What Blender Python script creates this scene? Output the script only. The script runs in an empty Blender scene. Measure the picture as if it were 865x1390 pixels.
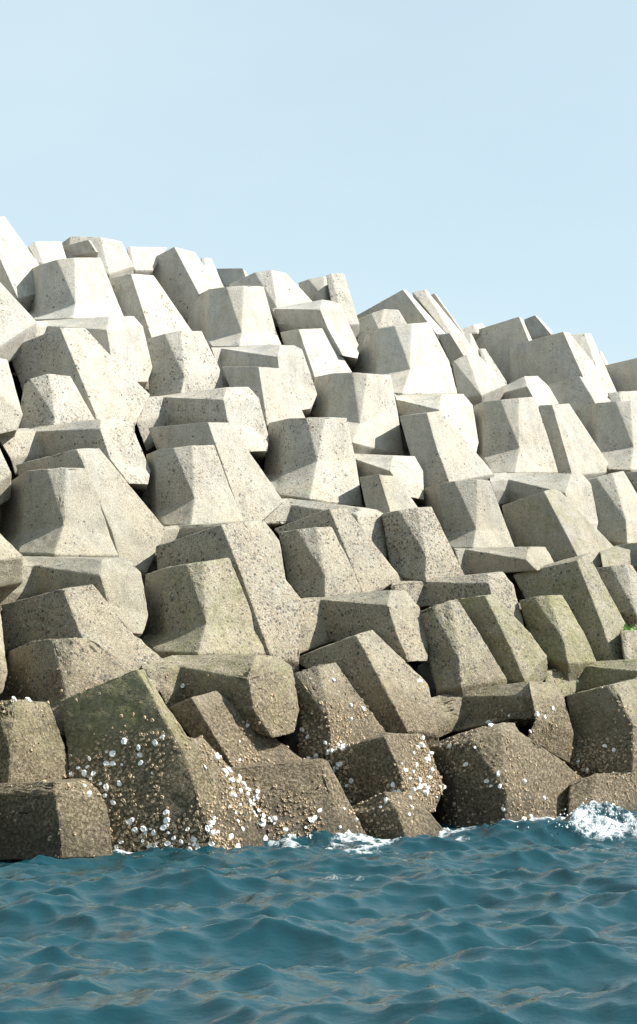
import bpy, bmesh, math, random
import numpy as np
from mathutils import Vector, noise as mnoise
R = math.radians
random.seed(7); rng = np.random.default_rng(7)
scn = bpy.context.scene
col = scn.collection

# ------------------------------------------------------------------ camera
FPX, PW, PH = 2400.0, 865.0, 1390.0
HCAM, PITCH = 1.75, R(6.46)
cam_d = bpy.data.cameras.new('camera'); cam = bpy.data.objects.new('camera', cam_d); col.objects.link(cam)
cam_d.sensor_fit = 'VERTICAL'; cam_d.sensor_height = 36.0; cam_d.lens = FPX / PH * 36.0
cam_d.clip_start = 0.5; cam_d.clip_end = 9000
cam.location = (0, 0, HCAM); cam.rotation_euler = (math.pi / 2 + PITCH, 0, 0)
scn.camera = cam
# ------------------------------------------------------------------ sky, sun, exposure
SUN_AZ, SUN_EL = R(84), R(42)        # azimuth measured from "towards the camera" to the right
sdir = Vector((math.sin(SUN_AZ) * math.cos(SUN_EL), -math.cos(SUN_AZ) * math.cos(SUN_EL), math.sin(SUN_EL)))
world = bpy.data.worlds.new('World'); scn.world = world; world.use_nodes = True
nt = world.node_tree; nt.nodes.clear()
sky = nt.nodes.new('ShaderNodeTexSky'); sky.sky_type = 'NISHITA'; sky.sun_disc = False
sky.sun_elevation = SUN_EL; sky.sun_rotation = math.atan2(sdir.x, sdir.y)
sky.altitude = 0; sky.air_density = 1.0; sky.dust_density = 1.0; sky.ozone_density = 1.6
hz = nt.nodes.new('ShaderNodeMixRGB'); hz.inputs[2].default_value = (4.95, 6.1, 6.35, 1)      # thin veil of high cloud
tcw = nt.nodes.new('ShaderNodeTexCoord'); nzw = nt.nodes.new('ShaderNodeTexNoise'); nzw.inputs['Scale'].default_value = 3.0; nzw.inputs['Detail'].default_value = 5
mpw = nt.nodes.new('ShaderNodeMapping'); mpw.inputs['Scale'].default_value = (1, 1, 2.6); mrw = nt.nodes.new('ShaderNodeMapRange')
mrw.inputs[1].default_value = .3; mrw.inputs[2].default_value = .7; mrw.inputs[3].default_value = .62; mrw.inputs[4].default_value = .74
nt.links.new(tcw.outputs['Generated'], mpw.inputs[0]); nt.links.new(mpw.outputs[0], nzw.inputs['Vector']); nt.links.new(nzw.outputs['Fac'], mrw.inputs[0]); nt.links.new(mrw.outputs[0], hz.inputs[0])
bg = nt.nodes.new('ShaderNodeBackground'); bg.inputs[1].default_value = 0.078
wo = nt.nodes.new('ShaderNodeOutputWorld')
nt.links.new(sky.outputs[0], hz.inputs[1]); nt.links.new(hz.outputs[0], bg.inputs[0]); nt.links.new(bg.outputs[0], wo.inputs[0])
sl = bpy.data.lights.new('sun', 'SUN'); sun = bpy.data.objects.new('sun', sl); col.objects.link(sun)
sl.energy = 5.0; sl.angle = R(0.53); sl.color = (1.0, 0.95, 0.87)
sun.rotation_euler = (-sdir).to_track_quat('-Z', 'Y').to_euler(); sun.location = (30, -10, 40)
scn.view_settings.view_transform = 'Standard'; scn.view_settings.look = 'None'
scn.view_settings.exposure = 1.08; scn.view_settings.gamma = 1.0; scn.view_settings.use_curve_mapping = False

# ------------------------------------------------------------------ geometry of the place
cp, sp_ = math.cos(PITCH), math.sin(PITCH)
def ray(px, py):                       # direction per metre of world Y
    a = (px - PW / 2) / FPX; b = -(py - PH / 2) / FPX
    x, y, z = a, cp - b * sp_, sp_ + b * cp
    return x / y, z / y
ANG, SLOPE, D0 = R(52), 0.693, 24.0    # breakwater recedes to the right; batter; distance of the water's edge
nx, ny = -math.cos(ANG), math.sin(ANG)
def plane_depth(px, py, off=0.0):      # off > 0 : deeper inside the mound
    dx, dz = ray(px, py)
    # HCAM + dz*Y = SLOPE*(nx*dx*Y + ny*(Y-D0) - off)
    den = SLOPE * (nx * dx + ny) - dz
    return (HCAM + SLOPE * (ny * D0 + off)) / max(den, 0.05)

# ------------------------------------------------------------------ materials
def N(nt, t, **kw):
    n = nt.nodes.new(t)
    for k, v in kw.items(): setattr(n, k, v)
    return n
def ramp(nt, stops, interp='LINEAR'):
    r = nt.nodes.new('ShaderNodeValToRGB'); e = r.color_ramp; e.interpolation = interp
    while len(e.elements) < len(stops): e.elements.new(0.5)
    for el, (p, c) in zip(e.elements, stops):
        el.position = p; el.color = (c, c, c, 1) if not isinstance(c, tuple) else (*c, 1)
    return r
def new_mat(name):
    m = bpy.data.materials.new(name); m.use_nodes = True
    nt = m.node_tree; b = nt.nodes['Principled BSDF']
    return m, nt, b
def mixc(nt, fac, a, b, mode='MIX'):
    m = N(nt, 'ShaderNodeMixRGB', blend_type=mode)
    for i, v in ((0, fac), (1, a), (2, b)):
        if hasattr(v, 'is_output'): nt.links.new(v, m.inputs[i])
        elif isinstance(v, tuple): m.inputs[i].default_value = (*v, 1)
        else: m.inputs[i].default_value = v
    return m.outputs[0]
def mth(nt, op, a, b=None, clamp=False):
    m = N(nt, 'ShaderNodeMath', operation=op, use_clamp=clamp)
    for i, v in ((0, a), (1, b)):
        if v is None: continue
        if hasattr(v, 'is_output'): nt.links.new(v, m.inputs[i])
        else: m.inputs[i].default_value = v
    return m.outputs[0]

def concrete():
    m, nt, b = new_mat('weathered_concrete')
    L = nt.links.new
    geo = N(nt, 'ShaderNodeNewGeometry'); pos = geo.outputs['Position']
    sep = N(nt, 'ShaderNodeSeparateXYZ'); L(pos, sep.inputs[0]); z = sep.outputs[2]
    def attr(n):
        a = N(nt, 'ShaderNodeAttribute', attribute_type='OBJECT', attribute_name=n); return a.outputs['Fac']
    peb, algae, tone = attr('pebbles'), attr('algae'), attr('tone')
    oi = N(nt, 'ShaderNodeObjectInfo')
    def noise(scale, detail=4, rough=.55, vec=pos):
        n = N(nt, 'ShaderNodeTexNoise'); n.inputs['Scale'].default_value = scale
        n.inputs['Detail'].default_value = detail; n.inputs['Roughness'].default_value = rough
        L(vec, n.inputs['Vector']); return n.outputs['Fac']
    n1, n2, n3, n4 = noise(.55), noise(3.2, 5, .6), noise(16, 4, .65), noise(55, 2, .6)
    # height with ragged edges
    zz = mth(nt, 'ADD', z, mth(nt, 'MULTIPLY', mth(nt, 'SUBTRACT', n1, .5), 3.0))
    zz = mth(nt, 'ADD', zz, mth(nt, 'MULTIPLY', mth(nt, 'SUBTRACT', n2, .5), 1.2))
    zr = ramp(nt, [(0.0, (.105, .08, .047)), (.09, (.185, .155, .1)), (.20, (.255, .234, .176)), (.36, (.30, .282, .23)), (.54, (.34, .323, .28)), (.75, (.385, .369, .328)), (1.0, (.405, .391, .353))])
    L(mth(nt, 'DIVIDE', zz, 13.5, True), zr.inputs[0])
    base = mixc(nt, 1.0, zr.outputs[0], tone, 'MULTIPLY')
    # cloudy stains
    st = ramp(nt, [(.25, .78), (.5, 1.0), (.78, 1.1)]); L(n2, st.inputs[0])
    base = mixc(nt, .8, base, st.outputs[0], 'MULTIPLY')
    st2 = ramp(nt, [(.3, .84), (.55, 1.0), (.8, 1.1)]); L(n3, st2.inputs[0])
    base = mixc(nt, .8, base, st2.outputs[0], 'MULTIPLY')
    mps = N(nt, 'ShaderNodeMapping'); mps.inputs['Scale'].default_value = (1, 1, .12); L(pos, mps.inputs[0])
    stk = ramp(nt, [(.38, .8), (.52, 1.0), (.7, 1.07)]); L(noise(4.5, 5, .65, mps.outputs[0]), stk.inputs[0])
    base = mixc(nt, .55, base, stk.outputs[0], 'MULTIPLY')
    # warm and cool patches
    nw = noise(1.1, 3); rw = ramp(nt, [(.35, (.96, .99, 1.04)), (.65, (1.05, 1.0, .92))]); L(nw, rw.inputs[0])
    base = mixc(nt, .7, base, rw.outputs[0], 'MULTIPLY')
    # exposed aggregate: pebbles in the skin of the concrete
    nv = N(nt, 'ShaderNodeTexNoise'); nv.inputs['Scale'].default_value = 22; nv.inputs['Detail'].default_value = 2; L(pos, nv.inputs['Vector'])
    vm = N(nt, 'ShaderNodeVectorMath', operation='MULTIPLY_ADD'); L(nv.outputs['Color'], vm.inputs[0]); vm.inputs[1].default_value = (.05, .05, .05); L(pos, vm.inputs[2])
    def pebble(scale):
        v = N(nt, 'ShaderNodeTexVoronoi'); v.inputs['Scale'].default_value = scale; v.inputs['Randomness'].default_value = 1
        L(vm.outputs[0], v.inputs['Vector'])
        shape = ramp(nt, [(0.38, 1.0), (.6, 0.0)]); L(v.outputs['Distance'], shape.inputs[0])
        s = N(nt, 'ShaderNodeSeparateColor'); L(v.outputs['Color'], s.inputs[0])
        cr = ramp(nt, [(0, (.035, .037, .042)), (.16, (.075, .073, .075)), (.3, (.15, .135, .115)), (.5, (.25, .19, .14)), (.68, (.29, .245, .19)), (.86, (.36, .325, .275))], 'CONSTANT')
        L(s.outputs[0], cr.inputs[0])
        return shape.outputs[0], cr.outputs[0], s.outputs[1]
    s1, c1, r1 = pebble(21); s2, c2, r2 = pebble(46)
    patch = noise(1.3, 5, .65)
    lowz = ramp(nt, [(0, .14), (.33, .14), (.6, -.08), (1, -.2)]); L(mth(nt, 'DIVIDE', z, 13.5, True), lowz.inputs[0])
    cover = mth(nt, 'ADD', mth(nt, 'ADD', mth(nt, 'MULTIPLY', peb, 1.1), mth(nt, 'MULTIPLY', mth(nt, 'SUBTRACT', patch, .5), 2.6)), lowz.outputs[0], True)
    k1 = mth(nt, 'MULTIPLY', s1, mth(nt, 'GREATER_THAN', mth(nt, 'MULTIPLY', mth(nt, 'POWER', cover, 1.6), .75), r1))
    k2 = mth(nt, 'MULTIPLY', s2, mth(nt, 'GREATER_THAN', mth(nt, 'ADD', mth(nt, 'MULTIPLY', cover, .85), .03), r2))
    base = mixc(nt, mth(nt, 'MULTIPLY', k2, .7), base, mixc(nt, .3, c2, base))
    base = mixc(nt, mth(nt, 'MULTIPLY', k1, .8), base, c1)
    gr = ramp(nt, [(.3, .45), (.5, 1.0), (.7, 1.35)]); L(n4, gr.inputs[0])
    gz = ramp(nt, [(0, 1.0), (.45, .8), (.75, .4)]); L(mth(nt, 'DIVIDE', z, 13.5, True), gz.inputs[0])
    base = mixc(nt, gz.outputs[0], base, gr.outputs[0], 'MULTIPLY')
    # pin holes
    vp = N(nt, 'ShaderNodeTexVoronoi'); vp.inputs['Scale'].default_value = 7; L(pos, vp.inputs['Vector'])
    ph = ramp(nt, [(.03, 1.0), (.06, 0.0)]); L(vp.outputs['Distance'], ph.inputs[0])
    base = mixc(nt, mth(nt, 'MULTIPLY', ph.outputs[0], .3), base, (.1, .095, .085))
    # algae film
    an = noise(2.3, 5, .65)
    am = mth(nt, 'MULTIPLY', mth(nt, 'ADD', mth(nt, 'MULTIPLY', mth(nt, 'SUBTRACT', an, .5), 2.2), algae, True), mth(nt, 'MULTIPLY', mth(nt, 'GREATER_THAN', algae, .01), .88))
    ac = ramp(nt, [(.3, (.07, .072, .023)), (.5, (.14, .14, .05)), (.65, (.24, .23, .105))]); L(n3, ac.inputs[0])
    base = mixc(nt, am, base, ac.outputs[0])
    # crusty growth in the splash zone
    zc = ramp(nt, [(0, 1.0), (.10, .85), (.17, 0.0)]); L(mth(nt, 'DIVIDE', zz, 13.5, True), zc.inputs[0])
    crust = ramp(nt, [(.40, (.04, .031, .019)), (.49, (.13, .103, .066)), (.56, (.25, .205, .14)), (.66, (.42, .36, .265))]); L(noise(24, 5, .75), crust.inputs[0])
    base = mixc(nt, mth(nt, 'MULTIPLY', zc.outputs[0], .75), base, crust.outputs[0])
    # dark wet band at the water
    wet = ramp(nt, [(0.0, 1.0), (.022, .8), (.045, 0.0)]); L(mth(nt, 'DIVIDE', zz, 13.5, True), wet.inputs[0])
    base = mixc(nt, mth(nt, 'MULTIPLY', wet.outputs[0], .55), base, (.035, .028, .018))
    L(base, b.inputs['Base Color'])
    ro = mth(nt, 'SUBTRACT', .92, mth(nt, 'MULTIPLY', wet.outputs[0], .45)); L(ro, b.inputs['Roughness'])
    b.inputs['Specular IOR Level'].default_value = .3
    # relief
    h = mth(nt, 'ADD', mth(nt, 'MULTIPLY', n3, .5), mth(nt, 'MULTIPLY', n4, .35))
    h = mth(nt, 'ADD', h, mth(nt, 'MULTIPLY', mth(nt, 'ADD', k1, mth(nt, 'MULTIPLY', k2, .5)), .5))
    h = mth(nt, 'SUBTRACT', h, mth(nt, 'MULTIPLY', ph.outputs[0], .8))
    h = mth(nt, 'ADD', h, mth(nt, 'MULTIPLY', zc.outputs[0], mth(nt, 'MULTIPLY', noise(24, 5, .75), 3.6)))
    bp = N(nt, 'ShaderNodeBump'); bp.inputs['Strength'].default_value = .75; bp.inputs['Distance'].default_value = .03
    L(h, bp.inputs['Height']); L(bp.outputs[0], b.inputs['Normal'])
    return m
M_CON = concrete()

def simple_mat(name, c1, c2, scale, rough=.8, bump=.4, dist=.02):
    m, nt, b = new_mat(name)
    tc = N(nt, 'ShaderNodeNewGeometry'); n = N(nt, 'ShaderNodeTexNoise'); n.inputs['Scale'].default_value = scale; n.inputs['Detail'].default_value = 6
    nt.links.new(tc.outputs['Position'], n.inputs['Vector'])
    r = ramp(nt, [(.3, c1), (.7, c2)]); nt.links.new(n.outputs['Fac'], r.inputs[0]); nt.links.new(r.outputs[0], b.inputs['Base Color'])
    bp = N(nt, 'ShaderNodeBump'); bp.inputs['Strength'].default_value = bump; bp.inputs['Distance'].default_value = dist
    nt.links.new(n.outputs['Fac'], bp.inputs['Height']); nt.links.new(bp.outputs[0], b.inputs['Normal'])
    b.inputs['Roughness'].default_value = rough
    return m
M_ROCK = simple_mat('underlayer_rock', (.06, .055, .045), (.2, .18, .15), 3, .9, .8, .1)
M_SHELL_W = simple_mat('white_shell', (.62, .62, .6), (.85, .85, .83), 30, .45, .3, .004)
M_SHELL_T = simple_mat('tan_shell', (.2, .145, .085), (.52, .41, .28), 22, .8, .5, .01)
M_WEED = simple_mat('bright_weed', (.05, .13, .012), (.13, .27, .03), 25, .6, .6, .02)

# ------------------------------------------------------------------ blocks of the breakwater, read off the photograph
TILES = dict(t1=(0, 280, 300), t2=(280, 320, 300), t3=(565, 370, 300), t4=(0, 540, 300), t5=(280, 560, 300), t6=(565, 600, 300),
    t7=(0, 780, 300), t8=(280, 800, 300), t9=(565, 840, 300), q1=(140, 400, 300), q2=(440, 380, 300), q3=(140, 640, 300), q4=(440, 640, 300),
    q5=(140, 860, 300), q6=(440, 860, 300), q7=(0, 400, 300), q8=(0, 860, 300), r1=(665, 460, 200), r2=(665, 620, 200), r3=(665, 760, 200),
    r4=(0, 280, 200), r5=(560, 380, 200))
ORDER = 'TLSFDCRB'
AZ = dict(T=46, L=-74, S=-37, F=-13, D=9, C=6, R=50, B=72)
PART = dict(N='upright_leg', W='rear_leg', H='side_arm')
def leg(kind, tile, text, dd=0.0):
    rings = []
    x0, y0, s = TILES[tile]; f = s / 865.0
    for part in text.split('/'):
        w = part.split()
        pts = [tuple(float(v) for v in t.split(',')) for t in w[1:]]
        assert len(pts) == len(w[0]) + 1, part
        rings.append((w[0], [(x0 + x * f, y0 + y * f) for x, y in pts]))
    return (kind, rings, dd)

def loft(kind, rings, dd):
    letters = [c for c in ORDER if any(c in r[0] for r in rings)]
    n = len(rings)
    rings = [(s_, list(p_)) for s_, p_ in rings]
    out = [None] * n
    Yprev = Zprev = None
    for i in range(n - 1, -1, -1):
        segs, pts = rings[i]
        if 'S' in segs: a = segs.index('S') + 1
        elif 'F' in segs: a = segs.index('F') + 1
        elif 'D' in segs: a = segs.index('D') + 1
        else: a = 1 if len(segs) > 1 else 0
        dxa, dza = ray(*pts[a])
        if Yprev is None:
            Y = plane_depth(*pts[a]) + dd + (1.1 if kind == 'W' else -.3 if kind == 'H' else 0.0)
            k = .12 if kind == 'H' else .3
        else:
            if kind == 'H': k = 1.5 if (i == 0 and n > 2) else .12
            elif kind == 'N': k = (1.15 if (n == 3 and i == n - 2 and 'C' in rings[0][0] and len(rings[0][0]) == 4) else 1.4 if (n == 4 and i == 0) else .3)
            else: k = .3
            # Y = Yprev + k*(Z-Zprev),  Z = HCAM + dza*Y
            Y = (Yprev + k * (HCAM - Zprev)) / (1 - k * dza)
        Z = HCAM + dza * Y; Yprev, Zprev = Y, Z
        kk = .12 if kind == 'H' else .28
        P = [None] * len(pts); P[a] = (dxa * Y, Y, Z)
        def step(src, j, seg):
            t = math.tan(R(-23 if (kind == 'N' and seg == 'S' and Z > 6) else AZ[seg])); t = max(-2.2, min(1.7, t))
            X0, Y0, Z0 = P[src]; dx, dz = ray(*pts[j])
            Yn = (Y0 - X0 * t - kk * (Z0 - HCAM)) / (1 - dx * t - kk * dz)
            Yn = min(max(Yn, Y0 - 3.2), Y0 + 3.2)
            P[j] = (dx * Yn, Yn, HCAM + dz * Yn)
        for j in range(a + 1, len(pts)): step(j - 1, j, segs[j - 1])
        for j in range(a - 1, -1, -1): step(j + 1, j, segs[j])
        v = [P[0]]; j = 0
        for c in letters:
            if c in segs: j += 1
            v.append(P[j])
        out[i] = v
    if kind != 'H':                      # the foot goes on down behind the thing it stands on
        out.append([(x * 1.012, y * 1.012, z - .38) for x, y, z in out[-1]])
    # close the back
    verts, ringidx = [], []
    nw = len(letters) + 1
    wmax = max(max(p[0] for p in v) - min(p[0] for p in v) for v in out)
    for v in out:
        Yb = max(p[1] for p in v) + (1.3 if kind != 'H' else 1.6) * min(max(wmax, .8), 1.8)
        xl, xr = v[0][0] / v[0][1], v[-1][0] / v[-1][1]; c = (xl + xr) / 2
        bl = ((xl * .8 + c * .2) * Yb, Yb, v[0][2]); br = ((xr * .85 + c * .15) * Yb, Yb, v[-1][2])
        ring = list(v) + [br, bl]
        ringidx.append([len(verts) + q for q in range(nw + 2)]); verts += ring
    m = nw + 2
    faces = []
    for a, b in zip(ringidx[:-1], ringidx[1:]):
        for q in range(m):
            faces.append((a[q], b[q], b[(q + 1) % m], a[(q + 1) % m]))
    faces.append(tuple(ringidx[0])); faces.append(tuple(reversed(ringidx[-1])))
    return verts, faces

tex = bpy.data.textures.new('chipped_surface', 'CLOUDS'); tex.noise_scale = .16; tex.noise_depth = 3
tex2 = bpy.data.textures.new('rough_growth', 'CLOUDS'); tex2.noise_scale = .09; tex2.noise_depth = 3
UNITS = []
def unit(label, *legs, group=None, peb=.0, algae=.0, tone=1.0):
    UNITS.append((label, legs, group, peb, algae, tone))




# --- top left, crest
unit('tall pale leaning block at the high end of the crest, sunlit broad face', leg('W','r4','SR -250,120 -110,60 28,58/SR -150,560 105,540 330,480'), tone=1.04)
unit('pale leaning block below the tall leaning crest block, only its sunlit flank in view', leg('W','t1','SR -300,330 -150,180 -60,230/SR -250,600 -80,600 145,452', -1.5),
     leg('H','q7','TSR -250,240 -200,240 -60,235 30,255/TSR -250,300 -200,300 -60,330 90,470/TSR -250,560 -200,560 -60,560 65,530'), peb=.1)
unit('flat-topped pale crest block between the tall leaning block and the notched one', leg('N','r4','CR 165,235 205,205 360,205/CR 215,330 260,340 400,330'))
unit('pale block on the crest with a small dark shaded notch in its side', leg('N','r4','CR 360,215 415,175 600,182 715,205/CR 350,310 400,312 640,400 780,350'.replace('CR 360,215 415,175 600,182 715,205','SCR 360,215 415,175 590,180 715,205').replace('CR 350,310 400,312 640,400 780,350','SCR 350,310 400,312 640,400 785,350')),
     leg('H','r4','SR 360,235 518,196 535,200/SR 360,302 565,268 578,272', -1.6))
unit('low pale crest block between the notched one and the sharp-edged wedge', leg('N','t1','CR 495,165 510,157 655,160/CR 520,240 530,250 600,250'))
unit('pale crest-side block with blue-grey shaded face and grey side arm under a leaning speckled leg',
     leg('N','r4','LSCR 155,380 240,340 335,312 440,300 590,300/LSR 98,550 230,645 445,572 697,572/LSR 90,650 205,664 428,657 730,647'),
     leg('H','t1','TSR 45,452 180,447 428,430 525,430/TSR 45,455 185,468 418,484 560,470/TSR 45,520 190,530 430,560 597,630/TSR 45,600 200,620 445,690 578,688'), tone=1.03)
unit('sharp-edged pale leaning block with large dark triangular shaded face below the crest', leg('W','t1','SR 490,258 682,158 762,178/SR 560,440 830,440 930,420'), tone=1.03)
unit('thin pale block tip right behind the sharp-edged crest wedge', leg('N','t1','CR 785,203 800,200 828,203/CR 800,330 815,330 880,325', 1.5))
unit('flat grey block top showing between two rounded crest blocks', leg('N','t2','SR 40,127 143,126 156,140/SR 75,195 165,192 185,195', 1.5))
unit('clean pale leaning block with slim dark left face, bright broad right face', leg('W','t1','SR 430,282 512,263 602,270/SR 500,520 595,520 755,492'), tone=1.03)
unit('pale block with smooth blue-grey shaded facets standing over a grey side arm, near the crest',
     leg('N','t2','LSCR -32,230 12,208 78,200 147,195 225,198/LSR -72,325 8,408 140,378 275,380/LSR -75,430 25,433 130,431 295,425'),
     leg('H','t2','TSR 20,437 55,437 290,427 345,429/TSR 20,440 58,440 280,475 375,442/TSR 40,500 62,510 285,530 435,620/TSR 50,600 70,620 330,690 410,678'), tone=1.03)
unit('pale leaning block beneath a blue-grey side arm, straight shaded left edge', leg('W','t2','SR 62,512 205,512 300,520/SR 150,750 240,745 390,715', -1.3), group=None, peb=.05)
unit('rounded pale block on the crest between grey-shaded neighbours',
     leg('N','t2','SCR 90,190 190,143 255,133 312,145/SR 150,305 278,282 418,258'),
     leg('H','t2','TSR 255,290 262,284 455,250 495,256/TSR 262,292 268,286 445,289 522,265/TSR 280,340 285,345 475,360 603,440/TSR 290,378 292,380 535,470 592,480'))
unit('small pale block squeezed under a side arm, bright slanting right face', leg('W','t2','SR 290,378 362,366 465,361/SR 350,565 425,555 570,532'))
unit('pale rounded crest block beside a tan broken one', leg('N','t2','SCR 360,185 400,170 460,158 475,165/SR 405,252 470,255 565,295'))
unit('tan weathered block standing highest in the gap of the crest', leg('N','t2','CR 470,155 490,148 540,146/CR 500,320 540,350 600,345', .3), tone=.86, peb=.2)
# --- crest right of the gap
unit('broad grey-shaded wedge block on the crest with thin bright edge', leg('W','q2','SR 125,140 308,37 322,38/SR 150,225 440,210 482,215', -.6))
unit('bright narrow slab-like block leaning behind the grey wedge on the crest', leg('W','q2','CR 345,48 392,36 402,40/CR 490,225 505,215 548,218', -.2))
unit('grey sliver of a block behind the bright narrow leaning one', leg('W','q2','SR 415,60 432,52 438,54/SR 500,195 545,212 552,214', .6))
unit('small pitted block tucked before the grey crest wedge', leg('N','q2','SCR 112,160 185,130 238,113 292,116/SR 135,248 212,188 326,172'), peb=.2)
unit('large pale block with grey shaded facets and bright right face, right below the crest wedge',
     leg('N','q2','LSCR 165,215 213,190 275,180 343,170 410,165/LSR 110,352 205,365 338,350 490,318/LSR 105,372 262,440 308,444 522,444'),
     leg('H','q2','TSR 275,445 282,450 460,447 545,446/TSR 280,455 285,468 450,508 582,490/TSR 290,520 292,525 480,570 605,635/TSR 295,560 300,560 565,692 594,685'), tone=1.03)
unit('cracked grey block wedged beside the large pale block', leg('W','r5','SR 150,320 218,312 300,318/SR 230,500 305,450 400,480', -.3), tone=.95)
unit('narrow bright block edge beside the cracked grey one', leg('W','r5','CR 290,322 340,308 346,312/CR 330,440 350,436 410,445', .2))
unit('pale small block with curved bright face and deep triangular shade', leg('N','r5','SCR 232,480 240,474 318,437 380,432/SR 270,695 405,678 552,615'))
unit('speckled thin block right behind the curved bright one', leg('N','r5','CR 385,408 402,402 428,402/CR 460,605 490,605 555,600', .8), peb=.3)
unit('huge pale wedge on the far crest with broad soft-shaded side', leg('W','r5','SR 340,303 625,215 645,221/SR 450,615 790,615 815,610', 1.8), tone=1.05)
unit('small grey wedge peeking over the huge pale wedge', leg('W','r5','SR 655,232 720,207 738,211/SR 690,335 812,318 828,312', 1.2))
unit('flat pale block top low behind the huge pale wedge', leg('N','r5','CR 280,290 360,262 412,252/CR 290,318 380,315 445,305', 2.0))
unit('smooth blue-grey shaded block with thin bright right edge on the far crest', leg('W','t3','SR 367,287 575,231 600,234/SR 370,480 690,490 800,490', -1.2), leg('N','t3','SR 518,438 640,405 658,412/SR 560,570 705,515 765,502', -.2), peb=.02)
unit('bright block with a diagonal half-shade at the far crest end', leg('W','t3','SCR 603,243 608,241 660,238 684,238/SR 640,490 742,470 802,505', -.2))
unit('tiny pale block tip showing at the far crest end', leg('N','t3','CR 715,310 720,308 729,312/CR 735,362 742,362 754,360', 1.0))
unit('long low pale wall-like block closing the far end of the crest', leg('H','t3','SR 742,362 880,330 900,330/SR 770,505 960,510 980,500', .6), leg('H','r1','CR 690,316 760,310 890,302/CR 715,375 775,372 905,368', -.4))
unit('pale block with a rounded side arm and dark slot under its bright ridge',
     leg('H','t3','TSR 200,500 250,490 425,405 475,404/TSR 205,505 258,494 435,446 520,445/TSR 210,540 262,522 480,528 560,514'))
unit('pale block with dark pits on its shaded side, standing on a long flat arm',
     leg('N','t3','LSCR 225,520 262,505 330,498 400,490 465,485/LSR 230,700 262,715 405,687 533,700/LSR 228,770 300,783 388,781 556,781'),
     leg('H','r2','TSR 0,95 100,92 480,98 545,103/TSR 0,140 108,132 442,212 595,160/TSR 20,200 115,195 475,300 637,380/TSR 40,285 120,265 560,440 625,450'), peb=.12)
unit('slim pale leaning block with ragged dark left edge beside the pitted pale one', leg('W','r1','SR 288,391 366,386 466,379/SR 390,805 485,800 728,778'), peb=.12)
unit('pale block with cool grey facets leaning out at the far side',
     leg('N','r1','LSCR 510,415 635,375 740,368 825,362 900,365/LSR 540,600 632,657 845,637 960,640/LSR 560,705 700,766 825,768 990,768'),
     leg('H','r2','SR 800,90 900,88 1000,90/SR 865,195 930,205 1000,205'), peb=.05)
unit('grey-faceted block with bright right face standing right of the smooth greenish-shaded one', leg('N','r2','SCR 585,132 625,122 718,95 785,82/SR 630,440 800,371 960,380/SR 640,485 808,508 985,502'), peb=.05)
unit('large smooth block with greenish dark shaded face and sharply sunlit sloping flank', leg('W','r2','SR 70,285 318,203 396,182/SR 110,560 515,580 738,535/SR 130,660 592,658 668,642', -.8),
     leg('H','r2','TSR 640,560 735,522 865,502 1000,500/TSR 650,575 830,545 960,545 1000,545/TSR 665,660 860,645 980,700 1010,700'), tone=.84, algae=.08)
unit('speckled block on the far side with bright green weed at its foot', leg('N','r2','SCR 598,655 705,642 800,632 835,635/SR 720,905 860,925 990,880'),
     leg('N','r3','CR 765,420 800,415 905,410/CR 790,600 810,595 915,590'), peb=.3, algae=.0)
unit('dark rough-faced block with a long crack down its bright edge', leg('W','r3','SR 132,85 512,3 575,-40/SR 300,400 660,380 825,425/SR 450,605 730,595 808,590', -.7), peb=.35, algae=.24, tone=.85)
unit('green-stained block in front of the dark cracked one, on a mossy arm', leg('N','r3','SCR 172,238 258,216 340,207 425,204/SR 215,400 440,490 565,450/SR 290,570 458,605 628,600'),
     leg('H','r3','TSR 340,640 510,605 865,582 1000,580/TSR 320,660 518,617 865,655 1010,600/TSR 340,840 550,765 900,765 1010,780'), peb=.3, algae=.46, tone=.95)
unit('tan block with brown shaded facets above a long low arm',
     leg('N','t6','LSCR 33,180 83,165 150,152 240,145 287,150/LSR 35,300 115,367 235,340 362,350/LSR 60,405 140,414 222,413 386,412'),
     leg('H','t6','TSR 145,415 190,415 440,410 505,410/TSR 150,420 190,418 430,461 525,440/TSR 180,520 205,520 475,505 545,480', -1.0), tone=.9)
unit('block with coarse pebbly shaded side and bright smooth flank on a pebble-studded arm',
     leg('N','q4','SCR 225,165 290,152 365,140 420,137/SR 255,350 400,335 505,310/SR 265,405 397,428 552,408'),
     leg('H','q4','TSR 262,432 390,422 640,398 698,391/TSR 262,440 392,430 645,440 740,440/TSR 300,545 400,525 690,610 785,605'), peb=.75)
unit('block with dark green-black shaded strip and long sunlit flank below the pebble-studded arm', leg('W','q4','SR 525,500 630,487 665,480/SR 600,650 735,700 805,632/SR 690,815 787,820 872,722', -.9), peb=.3, algae=.36, tone=.9)
unit('rough-shaded block with broad sunlit sloping face above the slotted ledge',
     leg('N','q4','SCR 375,548 420,530 495,503 522,500/SR 405,720 530,740 645,695/SR 440,862 538,840 714,812'),
     leg('H','t9','TSR 45,310 180,280 440,245 540,250/TSR 50,335 180,303 450,300 578,312/TSR 60,400 200,400 480,390 616,450/TSR 60,475 150,440 375,388 440,420'), leg('H','t9','R 440,246 540,250/R 450,300 578,312/R 470,390 616,450/R 430,475 605,570'), peb=.45, algae=.1, tone=.95)
unit('big barnacled block with dark front facets standing in the splashing water', leg('N','t9','LSCR 75,488 140,458 250,424 340,406 385,408/LSCR 55,503 150,490 215,485 330,445 400,440/LSR 65,640 158,690 357,690 575,560/LSR 100,870 165,870 355,860 725,700'),
     leg('N','t9','DR 600,650 700,605 900,600/DR 590,790 690,770 920,730', -.5), peb=.3, tone=.95)
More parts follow.
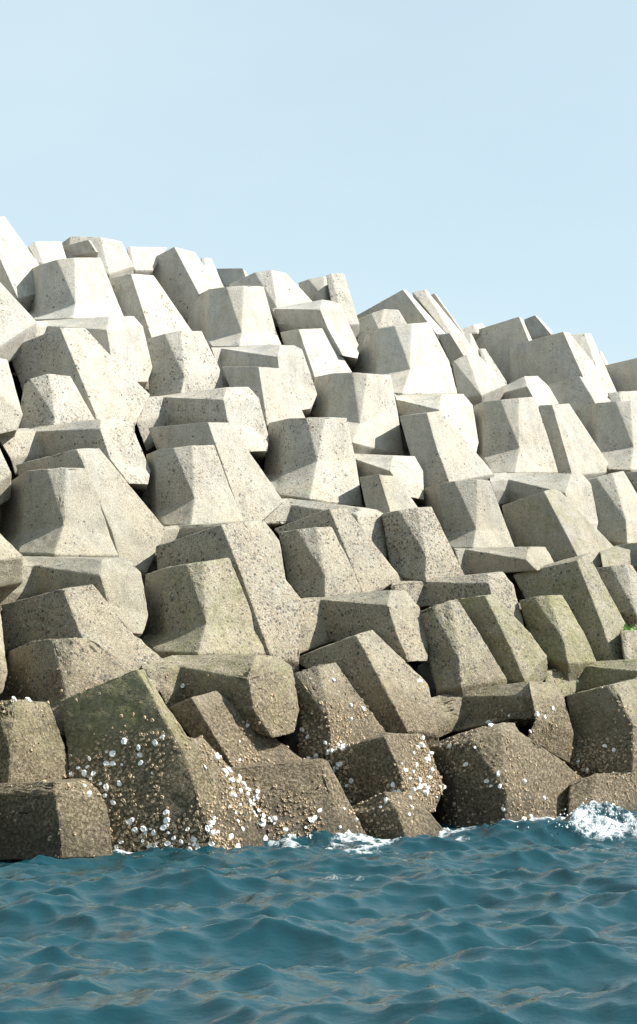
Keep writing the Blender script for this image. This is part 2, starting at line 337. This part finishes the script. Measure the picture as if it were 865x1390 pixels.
unit('dark shell-dotted block in deep shade above the breaking wave', leg('N','t9','SCR 590,300 745,262 770,255 900,225/SR 610,480 850,420 960,400/SR 600,565 847,630 970,630'), peb=.3, algae=.1, tone=.8)
# --- middle
unit('pale block with grey shaded facets and fine ledge marks low on its bright face',
     leg('N','t2','LSCR 425,552 500,537 572,535 632,540 722,545/LSR 405,700 475,705 603,735 748,680/LSR 425,725 545,800 572,808 775,862'),
     leg('H','q2','TSR 115,675 118,680 270,688 355,690/TSR 118,685 120,700 257,748 388,748/TSR 130,780 135,785 335,850 392,860'), peb=.06)
unit('short tan block with dark square left face tucked under a rounded arm', leg('W','q4','SR 138,22 215,12 280,18/SR 170,170 262,165 370,143', -1.8), tone=.92)
unit('block with chipped dark edge and long bright flank sweeping right', leg('W','q2','SR 295,532 402,520 455,512/SR 330,660 440,655 565,640/SR 380,815 490,790 668,760', -1.4), peb=.05)
unit('block with dark pitted front and bright upper corner on a long slanting arm',
     leg('N','t5','LSCR 245,40 325,22 392,20 465,18 550,20/LSR 222,245 295,240 435,190 588,200/LSR 225,255 290,322 405,337 613,367'),
     leg('H','t5','TSR 195,345 320,335 600,370 670,380/TSR 200,355 332,362 590,402 698,398/TSR 230,435 335,435 605,510 712,590'), peb=.28)
unit('speckled leaning block with pebbly dark rim behind the smooth tapered one', leg('W','t5','SR 265,455 482,374 548,374/SR 500,695 615,710 774,660', -.3), peb=.5)
unit('tapered speckled block with half-shaded front on a rough grey arm', leg('N','t5','SCR 285,470 355,460 430,447 490,447/SR 315,655 465,640 570,600/SR 370,727 465,725 612,709'),
     leg('H','q4','TSR -155,500 -25,490 262,464 318,464/TSR -151,506 -18,500 250,525 372,530/TSR -120,600 10,595 280,625 408,670/TSR -101,715 30,665 330,744 404,742'), peb=.42)
unit('long leaning block with knife-sharp dark shade along its left side', leg('W','t8','SR 333,275 585,178 650,158/SR 560,400 690,370 868,370/SR 650,570 787,553 910,565', -.6), peb=.4, tone=.93)
unit('brown-speckled block in front of the long leaning one, shells in its shade',
     leg('N','t8','SCR 335,335 345,325 440,295 505,286/SR 365,500 485,520 620,450/SR 360,662 490,630 708,565'), peb=.4, tone=.9)
unit('block whose dark front is crusted with clustered shells',
     leg('H','q6','SR 10,455 250,386 390,396/SR 0,472 235,402 398,424/SR 60,575 290,525 470,600/SR 90,700 330,670 432,700'), peb=.4, tone=.9)
unit('small low wet block lying at the waterline with flat dark end', leg('H','q6','SR 110,680 240,618 345,622/SR 98,702 285,692 400,690/SR 130,850 335,850 505,815', .3), peb=.2, tone=.85)
# --- left
unit('pale sliver of a block filling the corner beside the small sheltered block', leg('N','q7','SR -150,560 -60,545 -5,590/SR -150,760 -60,770 45,700', -.3), peb=.2)
unit('sparkling speckled block with reddish shaded face on a mottled arm',
     leg('N','q1','SCR 172,172 240,153 306,140 386,142/SR 180,365 320,322 472,320/SR 175,397 305,387 496,361'),
     leg('H','q1','TSR 95,405 230,395 482,362 570,360/TSR 100,410 235,400 472,412 610,405/TSR 130,500 250,470 487,492 650,560/TSR 170,612 260,565 565,615 642,612'), peb=.3)
unit('large speckled block with broad tan shaded face leaning over a small one', leg('W','q7','SR 28,212 235,128 335,130/SR 75,335 310,310 455,262/SR 120,480 370,460 588,390/SR 150,540 395,545 528,510', -.5), peb=.25)
unit('small pale block with triangular shaded facet sheltering below the large speckled one', leg('N','q7','SCR 95,350 118,328 190,308 275,317/SR 70,500 215,478 362,472/SR 60,540 210,512 373,489'),
     leg('H','q7','TSR -40,530 120,520 395,485 470,488/TSR -20,540 140,535 392,525 520,520/TSR 40,640 165,625 430,640 590,690/TSR 60,705 180,690 505,740 580,742'), peb=.3)
unit('wide smooth tan block with dark left facets, standing on a big pale arm',
     leg('W','q7','SR 62,665 300,603 388,600/SR 120,900 440,930 652,920/SR 150,1015 468,1035 575,1088', -.4),
     leg('N','t4','LSCR 8,345 105,285 183,278 262,273 345,275/LSR 0,548 83,530 250,500 432,540/LSR -30,606 75,607 213,613 463,615'),
     leg('H','t4','TSR -40,622 100,620 400,630 500,625/TSR -40,640 132,655 392,695 552,682/TSR -30,760 140,760 425,810 582,850/TSR -20,855 150,855 522,922 560,925'), tone=.93)
unit('tan rough-skinned block with dark grooved face behind a pebbly rimmed leg',
     leg('W','q1','SR 176,520 410,499 492,500/SR 300,830 530,840 708,810/SR 320,900 555,912 608,897', -.3),
     leg('N','q1','LSCR 168,625 205,610 275,600 350,590 435,588/LSR 190,850 205,842 358,797 492,745/LSR 180,893 240,902 345,899 552,887'),
     leg('H','q3','TSR 150,222 290,210 550,198 625,188/TSR 150,226 300,225 560,212 690,270/TSR 160,400 320,400 630,425 718,435'), peb=.12, tone=.93)
unit('coarse pebbly block with dark studded rim and long speckled flank', leg('W','q3','SR 207,292 462,207 542,195/SR 215,400 540,400 702,405/SR 500,600 600,570 778,505/SR 600,728 655,720 768,745', -.7), peb=.62)
unit('olive speckled block with dark pebbly shade standing on a broad level arm',
     leg('N','q3','LSCR 165,402 240,376 325,362 390,355 495,336/LSR 160,640 240,637 405,592 612,625/LSR 150,665 205,702 372,713 636,714'),
     leg('H','q5','TSR 150,115 290,85 600,85 690,90/TSR 152,135 302,128 568,178 738,130/TSR 220,230 312,240 592,305 768,300/TSR 260,305 330,305 665,410 748,387'), peb=.45, algae=.2, tone=.95)
unit('speckled grey-brown block with two stepped dark faces behind the mossy slab',
     leg('W','t7','SR 8,118 245,55 362,38/SR 15,300 320,245 525,235/SR 60,340 410,370 645,338/SR 100,430 430,490 565,410', -.6),
     leg('N','t7','LSCR 35,300 125,260 200,252 290,248 350,248/LSR 20,470 112,490 262,500 560,385/LSR 20,570 110,590 250,630 620,430'), peb=.5, tone=.92)
unit('sliver of a tan block half out of view beside the stepped speckled one', leg('H','t7','SR -200,130 -60,120 0,140/SR -200,300 -60,300 30,385/SR -200,500 -50,500 10,462'), peb=.2)
unit('pale wedge foot beside the wide smooth tan block, mostly out of view', leg('W','t4','SR -150,400 -80,420 -30,500/SR -150,645 -60,645 92,620', -2.6), tone=.97)
unit('mossy tan block with rounded shoulders above a green-topped low arm', leg('N','q8','SCR -80,290 -20,270 60,255 190,268/SR -60,450 40,480 252,440/SR -50,600 30,595 292,585'),
     leg('H','q8','SR -120,590 215,580 345,582/SR -120,620 215,632 385,615/SR -120,720 230,720 420,680/SR -120,890 243,880 442,870'), peb=.25, algae=.27, tone=.98)
unit('huge slab-like mossy dark block studded with oysters, rising from the water', leg('W','q8','FR 235,262 535,138 560,142/FR 265,450 720,470 790,490/FR 300,880 862,880 960,880', -1.4), peb=.2, algae=.55, tone=.9)
unit('brown slanting block with deep shaded groove behind the oyster-crusted low one', leg('W','q5','SR 258,290 345,250 442,224/SR 440,535 515,530 780,495', -.8), peb=.3, tone=.92)
unit('low brown block at the water with white oysters scattered over its flat front', leg('N','q5','DR 470,532 850,492 880,500/DR 470,860 965,860 1060,850', .1),
     leg('N','q5','SR 325,430 340,408 385,405/SR 400,600 412,600 560,600/SR 440,860 452,860 640,860', -.1), peb=.2, tone=.92)


def build_unit(label, legs, group, peb, algae, tone):
    built = [(k, loft(k, r, d)) for k, r, d in legs]
    allv = np.array([v for _, (vs, _) in built for v in vs])
    org = Vector((float(allv[:, 0].mean()), float(allv[:, 1].min() + .8), float(allv[:, 2].min())))
    e = bpy.data.objects.new('concrete_armour_block', None); col.objects.link(e); e.location = org; e.empty_display_size = .5
    e['label'] = label; e['category'] = 'concrete block'
    if group: e['group'] = group
    obs = []; utone = random.uniform(.93, 1.06)
    for k, (vs, fs) in built:
        me = bpy.data.meshes.new('armour_leg')
        bm = bmesh.new()
        bv = [bm.verts.new(Vector(v) - org) for v in vs]
        for f in fs:
            try: bm.faces.new([bv[i] for i in f])
            except ValueError: pass
        bmesh.ops.remove_doubles(bm, verts=bm.verts, dist=.004)
        bmesh.ops.dissolve_degenerate(bm, edges=bm.edges, dist=.003)
        bmesh.ops.triangulate(bm, faces=[f for f in bm.faces if len(f.verts) > 4])
        bmesh.ops.recalc_face_normals(bm, faces=bm.faces)
        bm.to_mesh(me); bm.free()
        me.materials.append(M_CON)
        for p in me.polygons: p.use_smooth = True
        o = bpy.data.objects.new(PART[k], me); col.objects.link(o); o.parent = e
        zc = float(np.mean([v[2] for v in vs])); near = zc < 5.5
        bv_ = o.modifiers.new('worn_edges', 'BEVEL'); bv_.width = .024 if near else .018; bv_.segments = 2; bv_.limit_method = 'ANGLE'; bv_.angle_limit = R(18)
        ss = o.modifiers.new('fine', 'SUBSURF'); ss.subdivision_type = 'SIMPLE'; ss.levels = ss.render_levels = 4 if zc < 6.5 else 3
        d = o.modifiers.new('chips', 'DISPLACE'); d.texture = tex; d.texture_coords = 'GLOBAL'; d.strength = .03 if near else .014; d.mid_level = .5
        if zc < 3:
            d2 = o.modifiers.new('growth', 'DISPLACE'); d2.texture = tex2; d2.texture_coords = 'GLOBAL'; d2.strength = .03; d2.mid_level = .4
        o['pebbles'] = float(peb); o['algae'] = float(algae); o['tone'] = float(tone) * utone
        obs.append(o)
    return e, obs
BUILT = [build_unit(*u) for u in UNITS]
dg = bpy.context.evaluated_depsgraph_get()
for e, obs in BUILT:                    # freeze the worn surface and keep the arrises crisp
    for o in obs:
        me = bpy.data.meshes.new_from_object(o.evaluated_get(dg)); o.modifiers.clear(); o.data = me
        nvt = len(me.vertices); co = np.empty(nvt * 3); me.vertices.foreach_get('co', co); co = co.reshape(-1, 3)
        vn = np.empty(nvt * 3); me.vertex_normals.foreach_get('vector', vn); vn = vn.reshape(-1, 3)
        npl = len(me.polygons); fn = np.empty(npl * 3); me.polygons.foreach_get('normal', fn); fn = fn.reshape(-1, 3)
        lt = np.empty(npl, np.int32); me.polygons.foreach_get('loop_total', lt); lv = np.empty(len(me.loops), np.int32); me.loops.foreach_get('vertex_index', lv)
        fi = np.repeat(np.arange(npl), lt); dev = np.ones(nvt); np.minimum.at(dev, lv, (fn[fi] * vn[lv]).sum(1))
        eo = np.array(e.location); amp = .075 if e.location.z < 5 else .06
        for i in np.nonzero(dev < .985)[0]:          # knocked-off arrises
            p = Vector(co[i] + eo); h = mnoise.noise(p * 2.1) + .5 * mnoise.noise(p * 5.0) - .3
            if h > 0: co[i] -= vn[i] * min(h, .45) * amp
        me.vertices.foreach_set('co', co.ravel()); me.update()
        me.set_sharp_from_angle(angle=R(20))

# ------------------------------------------------------------------ mound under the blocks
def mound():
    ux, uy = math.sin(ANG), math.cos(ANG)
    nu, nv = 150, 60
    vs, fs = [], []
    for j in range(nv + 1):
        for i in range(nu + 1):
            s = -30 + 110 * i / nu; t = -4 + 26.5 * j / nv
            off = 2.3
            z = SLOPE * (t - off * 0) - 0.0
            tt = t + off
            zz = min(z, 12.0) if t > 0 else z
            if z > 12.0: zz = 12.0
            x = s * ux + tt * nx; y = D0 + s * uy + tt * ny
            r = mnoise.fractal(Vector((x * .9, y * .9, zz * .9)), 1, 2, 3) * .35
            vs.append((x, y, zz + r))
    for j in range(nv):
        for i in range(nu):
            a = j * (nu + 1) + i; fs.append((a, a + 1, a + nu + 2, a + nu + 1))
    me = bpy.data.meshes.new('breakwater_mound'); me.from_pydata(vs, [], fs); me.materials.append(M_ROCK)
    o = bpy.data.objects.new('breakwater_mound', me); col.objects.link(o); o['kind'] = 'structure'
mound()

# ------------------------------------------------------------------ sea
def wavefield(X, Y):
    r = np.random.default_rng(11)
    Z = np.zeros_like(X); HX = np.zeros_like(X); HY = np.zeros_like(X)
    for i in range(56):
        lam = 0.16 * (2.6 / .16) ** (i / 55.0) * r.uniform(.85, 1.15)
        th = r.normal(-1.75, .75)                      # rolling towards the blocks and across
        k = 2 * math.pi / lam; A = .0112 * lam ** 0.64 * r.uniform(.5, 1.2) * (1.55 if lam > 1.1 else 1)
        ph = r.uniform(0, 6.283); cx, cy = math.cos(th), math.sin(th)
        a = k * (cx * X + cy * Y) + ph
        Z += A * np.sin(a); HX += .75 * A * cx * np.cos(a); HY += .75 * A * cy * np.cos(a)
    for lam, th, A, ph in ((3.6, -1.4, .035, .4), (5.2, -1.9, .04, 2.0), (9.0, -1.6, .03, 1.0)):
        k = 2 * math.pi / lam; a = k * (math.cos(th) * X + math.sin(th) * Y) + ph
        Z += A * np.sin(a)
    return Z, HX, HY
def vnoise(X, Y, s, seed):
    g = np.random.default_rng(seed).random((128, 128)); x, y = X * s + 900, Y * s + 900
    i, j = np.floor(x).astype(int), np.floor(y).astype(int); fx, fy = x - i, y - j
    fx, fy = fx * fx * (3 - 2 * fx), fy * fy * (3 - 2 * fy); i %= 128; j %= 128; i1, j1 = (i + 1) % 128, (j + 1) % 128
    return (g[i, j] * (1 - fx) + g[i1, j] * fx) * (1 - fy) + (g[i, j1] * (1 - fx) + g[i1, j1] * fx) * fy
def on_water(px, py):
    dx, dz = ray(px, py); Y = -HCAM / dz; return dx * Y, Y
FOOT = [(0, 1158), (150, 1152), (290, 1148), (480, 1148), (500, 1142), (600, 1140), (700, 1136), (760, 1120), (865, 1092)]
FW = [on_water(*p) for p in FOOT]
def sea():
    # a sheet that is fine where the camera looks and widens towards the horizon
    ys = np.concatenate([[-4000, -400, -60, 0, 3, 5, 6.5], np.arange(7.5, 33, .045), [33.5, 35, 38, 45, 60, 100, 300, 1200, 6000]])
    xi = np.arange(-6.6, 8.6, .045)
    xs = np.concatenate([[-6000, -1500, -300, -80, -30, -15, -9, -7.2], xi, [9, 10, 13, 20, 40, 120, 600, 2000, 6000]])
    X, Y = np.meshgrid(xs, ys)
    Z, HX, HY = wavefield(X, Y)
    fade = np.clip((40 - np.abs(Y - 18)) / 12, 0, 1) * np.clip((14 - np.abs(X)) / 4, 0, 1)
    Z *= fade; HX *= fade; HY *= fade
    # distance to the line of block feet
    D = np.full(X.shape, 1e9)
    for (ax, ay), (bx, by) in zip(FW[:-1], FW[1:]):
        vx, vy = bx - ax, by - ay; t = np.clip(((X - ax) * vx + (Y - ay) * vy) / (vx * vx + vy * vy), 0, 1)
        D = np.minimum(D, np.hypot(X - ax - t * vx, Y - ay - t * vy))
    n1, n2, n3 = vnoise(X, Y, 1.6, 1), vnoise(X, Y, 5, 2), vnoise(X, Y, 13, 3)
    nn = .5 * n1 + .32 * n2 + .18 * n3
    foam = np.clip((nn - .43 - .17 * D) * 3.2 + .3, 0, .85) * np.clip(1.2 - D / 1.9, 0, 1)
    # breaking wave against the right-hand blocks
    bx, by = on_water(812, 1138)
    E = ((X - bx) / 1.35) ** 2 + ((Y - by - .5) / .95) ** 2
    bump = np.exp(-E)
    Z += bump * (.16 + .14 * (n2 - .5)) + .07 * np.exp(-E * .6) * (n3 - .5)
    E2 = ((X - bx - .1) / .8) ** 2 + ((Y - by + .1) / .5) ** 2
    foam = np.maximum(foam, np.clip(np.exp(-E2) * .8 + (nn - .5) * 2.2 - .08, 0, 1) * (E2 < 4))
    ring = np.exp(-((E - 1.5) / .5) ** 2); foam = np.maximum(foam, np.clip(ring * (nn * 2.4 - .8), 0, 1) * .9)
    for px, py, sx, sy, am in ((390, 1146, .55, .4, .8), (690, 1140, .8, .5, .8), (540, 1143, .7, .35, .7), (480, 1215, .5, .25, .35)):
        cx, cy = on_water(px, py); e = np.exp(-((X - cx) / sx) ** 2 - ((Y - cy) / sy) ** 2)
        foam = np.maximum(foam, np.clip(e * 1.3 * am + (nn - .55) * 2.2 - .2, 0, 1) * (e > .05)); Z += .05 * e * (n2 + .3)
    Z += foam * (n3 - .3) * .05
    ny_, nx_ = X.shape
    V = np.stack([X + HX, Y + HY, Z], -1).reshape(-1, 3)
    idx = np.arange(ny_ * nx_).reshape(ny_, nx_)
    F = np.stack([idx[:-1, :-1], idx[:-1, 1:], idx[1:, 1:], idx[1:, :-1]], -1).reshape(-1, 4)
    me = bpy.data.meshes.new('sea'); me.vertices.add(len(V)); me.vertices.foreach_set('co', V.ravel())
    me.loops.add(F.size); me.loops.foreach_set('vertex_index', F.ravel().astype(np.int32))
    me.polygons.add(len(F)); me.polygons.foreach_set('loop_start', np.arange(0, F.size, 4, dtype=np.int32))
    me.update(calc_edges=True); me.validate()
    me.polygons.foreach_set('use_smooth', np.ones(len(F), bool))
    at = me.attributes.new('foam', 'FLOAT', 'POINT'); at.data.foreach_set('value', foam.ravel().astype(np.float32))
    m, nt, b = new_mat('sea_water'); L = nt.links.new
    fa = N(nt, 'ShaderNodeAttribute', attribute_name='foam')
    geo = N(nt, 'ShaderNodeNewGeometry'); n = N(nt, 'ShaderNodeTexNoise'); n.inputs['Scale'].default_value = 20; n.inputs['Detail'].default_value = 6; n.inputs['Roughness'].default_value = .7
    L(geo.outputs['Position'], n.inputs['Vector'])
    vl = N(nt, 'ShaderNodeTexVoronoi', feature='DISTANCE_TO_EDGE'); vl.inputs['Scale'].default_value = 7
    wv = N(nt, 'ShaderNodeVectorMath', operation='MULTIPLY_ADD'); L(n.outputs['Color'], wv.inputs[0]); wv.inputs[1].default_value = (.22, .22, .22); L(geo.outputs['Position'], wv.inputs[2]); L(wv.outputs[0], vl.inputs['Vector'])
    lace = ramp(nt, [(0, 1.0), (.12, .35), (.35, 0.0)]); L(vl.outputs['Distance'], lace.inputs[0])
    tx = mth(nt, 'ADD', mth(nt, 'MULTIPLY', lace.outputs[0], .75), mth(nt, 'MULTIPLY', n.outputs['Fac'], 1.1))
    fr = ramp(nt, [(.38, 0.0), (.85, 1.0)]); L(mth(nt, 'MULTIPLY', fa.outputs['Fac'], tx), fr.inputs[0])
    foamf = fr.outputs[0]
    L(mixc(nt, foamf, (.0012, .033, .044), (.5, .54, .56)), b.inputs['Base Color'])
    L(mth(nt, 'ADD', .02, mth(nt, 'MULTIPLY', foamf, .6)), b.inputs['Roughness'])
    b.inputs['IOR'].default_value = 1.5
    n2 = N(nt, 'ShaderNodeTexNoise'); n2.inputs['Scale'].default_value = 9; n2.inputs['Detail'].default_value = 7; n2.inputs['Roughness'].default_value = .6
    mp = N(nt, 'ShaderNodeMapping'); mp.inputs['Scale'].default_value = (.6, 1, 1); L(geo.outputs['Position'], mp.inputs[0]); L(mp.outputs[0], n2.inputs['Vector'])
    bp = N(nt, 'ShaderNodeBump'); bp.inputs['Strength'].default_value = .4; bp.inputs['Distance'].default_value = .035
    L(mth(nt, 'ADD', n2.outputs['Fac'], mth(nt, 'MULTIPLY', foamf, n.outputs['Fac'])), bp.inputs['Height']); L(bp.outputs[0], b.inputs['Normal'])
    me.materials.append(m)
    o = bpy.data.objects.new('sea', me); col.objects.link(o); o['kind'] = 'structure'
sea()
def seabed():
    me = bpy.data.meshes.new('seabed'); s = 6000
    me.from_pydata([(-s, -4000, -6), (s, -4000, -6), (s, s, -6), (-s, s, -6)], [], [(0, 1, 2, 3)]); me.materials.append(M_ROCK)
    o = bpy.data.objects.new('seabed', me); col.objects.link(o); o['kind'] = 'structure'
seabed()

# ------------------------------------------------------------------ oysters and barnacles on the lowest blocks
def shell_scatter():
    camv = Vector((0, 0, HCAM))
    for (e, obs) in BUILT:
        pts = []
        heavy = 'oyster' in e['label'] or 'shell' in e['label']
        for o in obs:
            me = o.data
            co = np.empty(len(me.vertices) * 3); me.vertices.foreach_get('co', co); co = co.reshape(-1, 3) + np.array(e.location)
            for p in me.polygons:
                c = co[p.vertices[0]]
                if c[2] > 2.6 or c[2] < -.05: continue
                nrm = p.normal
                to = Vector((-c[0], -c[1], HCAM - c[2])).normalized()
                if nrm.dot(to) < .12: continue
                cl = mnoise.noise(Vector(c) * .95 + Vector((3.1, 0, 1.2))) + .5 * mnoise.noise(Vector(c) * 4)
                cl += .2 if 'white oysters' in e['label'] else .34 * max(0, 1.5 - c[2]) if 'studded' in e['label'] else .25 if 'clustered' in e['label'] else 0
                hfac = max(0, min(1, (2.5 - c[2]) / 1.6))
                dens = (700 if heavy else 230) * hfac * max(0, cl * 1.5 - .02 + .22 * hfac)
                ne = p.area * dens
                k = int(ne) + (random.random() < ne - int(ne))
                vsx = [co[i] for i in p.vertices]
                for _ in range(k):
                    uu, vv = random.random(), random.random(); w = [(1 - uu) * (1 - vv), uu * (1 - vv), uu * vv, (1 - uu) * vv] if len(vsx) == 4 else sorted((uu, vv, 1)); w = w if len(vsx) == 4 else [w[0], w[1] - w[0], 1 - w[1]]
                    pts.append((Vector(sum(wi * vi for wi, vi in zip(w, vsx))), nrm.copy(), cl))
        if len(pts) < 5: continue
        V, F, MI = [], [], []
        for c, nrm, cl in pts:
            white = random.random() < ((.085 if cl > .2 else .025) if 'oyster' in e['label'] else .045 if cl > .2 else .012)
            r = random.uniform(.01, .034) if not white else random.uniform(.026, .058)
            t = nrm.orthogonal().normalized(); t.rotate(__import__('mathutils').Quaternion(nrm, random.uniform(0, 6.28))); b = nrm.cross(t)
            tilt = nrm + t * random.uniform(-.5, .5) + b * random.uniform(-.5, .5); tilt.normalize()
            base = len(V); m = 7; el = random.uniform(.6, .95)
            hgt = r * random.uniform(.35, .9)
            for q in range(m):
                a = 6.283 * q / m; rr = r * random.uniform(.78, 1.15)
                V.append(c + t * (math.cos(a) * rr * 1.05) + b * (math.sin(a) * rr * el) - nrm * .012 - Vector(e.location))
            for q in range(m):
                a = 6.283 * q / m; rr = r * random.uniform(.5, .8)
                V.append(c + t * (math.cos(a) * rr) + b * (math.sin(a) * rr * el) + tilt * hgt - Vector(e.location))
            V.append(c + tilt * hgt * (.75 if white else .35) - Vector(e.location))
            for q in range(m):
                q2 = (q + 1) % m
                F.append((base + q, base + q2, base + m + q2, base + m + q)); F.append((base + m + q, base + m + q2, base + 2 * m))
                MI += [0 if white else 1] * 2
        me = bpy.data.meshes.new('oyster_shells'); me.from_pydata(V, [], F); me.materials.append(M_SHELL_W); me.materials.append(M_SHELL_T)
        me.polygons.foreach_set('material_index', MI)
        s = bpy.data.objects.new('oyster_shells', me); col.objects.link(s); s.parent = e; s['kind'] = 'stuff'
shell_scatter()

def spray():
    bx, by = on_water(812, 1138); V, F = [], []
    for i in range(420):
        a = random.gauss(0, .42); h = abs(random.gauss(0, .16)); y = random.gauss(.1, .25)
        c = Vector((bx + a, by + y, .16 + h * (1 - min(1, abs(a))))); r = random.uniform(.004, .014)
        b = len(V); V += [c + Vector(d) * r for d in ((1, 0, 0), (-1, 0, 0), (0, 1, 0), (0, -1, 0), (0, 0, 1.3), (0, 0, -1.3))]
        F += [(b + p, b + q, b + s) for p, q, s in ((0, 2, 4), (2, 1, 4), (1, 3, 4), (3, 0, 4), (2, 0, 5), (1, 2, 5), (3, 1, 5), (0, 3, 5))]
    me = bpy.data.meshes.new('sea_spray'); me.from_pydata(V, [], F); me.materials.append(M_SPRAY)
    o = bpy.data.objects.new('sea_spray', me); col.objects.link(o); o['kind'] = 'stuff'
    o['label'] = 'white droplets of spray above the breaking wave'; o['category'] = 'spray'
M_SPRAY = simple_mat('spray', (.7, .74, .76), (.85, .88, .9), 20, .2, .1, .002)
spray()

def weed():
    V, F = [], []
    for i in range(110):
        px, py = random.uniform(846, 868), random.gauss(854, 3)
        py -= max(0, 848 - px) * .5
        Y = plane_depth(px, py) - .55 + random.uniform(-.1, .1); dx, dz = ray(px, py)
        c = Vector((dx * Y, Y, HCAM + dz * Y)); r = random.uniform(.03, .08)
        a = Vector((random.gauss(0, 1), random.gauss(-.5, .6), random.gauss(.2, .6))).normalized(); b = a.orthogonal().normalized() * r * .4
        k = len(V); V += [c - b, c + b, c + a * r * .6 + b * .8, c + a * r, c + a * r * .6 - b * .8 + Vector((0, 0, -.01))]; F.append((k, k + 1, k + 2, k + 3, k + 4))
    me = bpy.data.meshes.new('green_seaweed'); me.from_pydata(V, [], F); me.materials.append(M_WEED)
    o = bpy.data.objects.new('green_seaweed', me); col.objects.link(o); o['kind'] = 'stuff'
    o['label'] = 'small patch of bright green seaweed at the foot of a speckled block'; o['category'] = 'seaweed'
weed()
if __name__ == '__main__':
    pass; (lambda *a: None)('TRIS', sum(len(o.data.polygons) * 2 for o in bpy.data.objects if o.type == 'MESH'), {o.name: len(o.data.polygons) for o in bpy.data.objects if o.type == 'MESH' and ('shell' in o.name or 'sea' in o.name)})
# ------------------------------------------------------------------ the breakwater goes on to both sides
def go_on():
    ux, uy = math.sin(ANG), math.cos(ANG)
    info = []
    for e, obs in BUILT:
        P = np.concatenate([np.array([v.co for v in o.data.vertices])[::17] for o in obs]) + np.array(e.location)
        s = P[:, 0] * ux + (P[:, 1] - D0) * uy
        info.append((e, s.min(), s.max(), P[:, 2].mean(), P))
    for e, s0, s1, zm, P in info:
        lo = min(i[1] for i in info if abs(i[3] - zm) < 1.1); hi = max(i[2] for i in info if abs(i[3] - zm) < 1.1)
        W = hi - lo + .15
        for sg in (-1, 1):
            if (sg < 0 and hi - s1 > 5.5) or (sg > 0 and s0 - lo > 6.5): continue
            for cut in (3.4, 2.8, 2.2, 1.6, 1.1, .6, .2, 0):        # as close as the stretch built above allows
                off = Vector((sg * (W - cut) * ux, sg * (W - cut) * uy, 0))
                Q = P + np.array(off); px = Q[:, 0] / Q[:, 1] * FPX
                if not (np.abs(px) < PW / 2 + 4).any(): break
            else: continue
            c = e.copy(); col.objects.link(c); c.location = e.location + off
            c['label'] = 'concrete armour block further along the same breakwater'; c['group'] = 'blocks further along the breakwater'
            for ch in e.children:
                if ch.name.startswith('oyster'): continue
                k = ch.copy(); col.objects.link(k); k.parent = c
go_on()
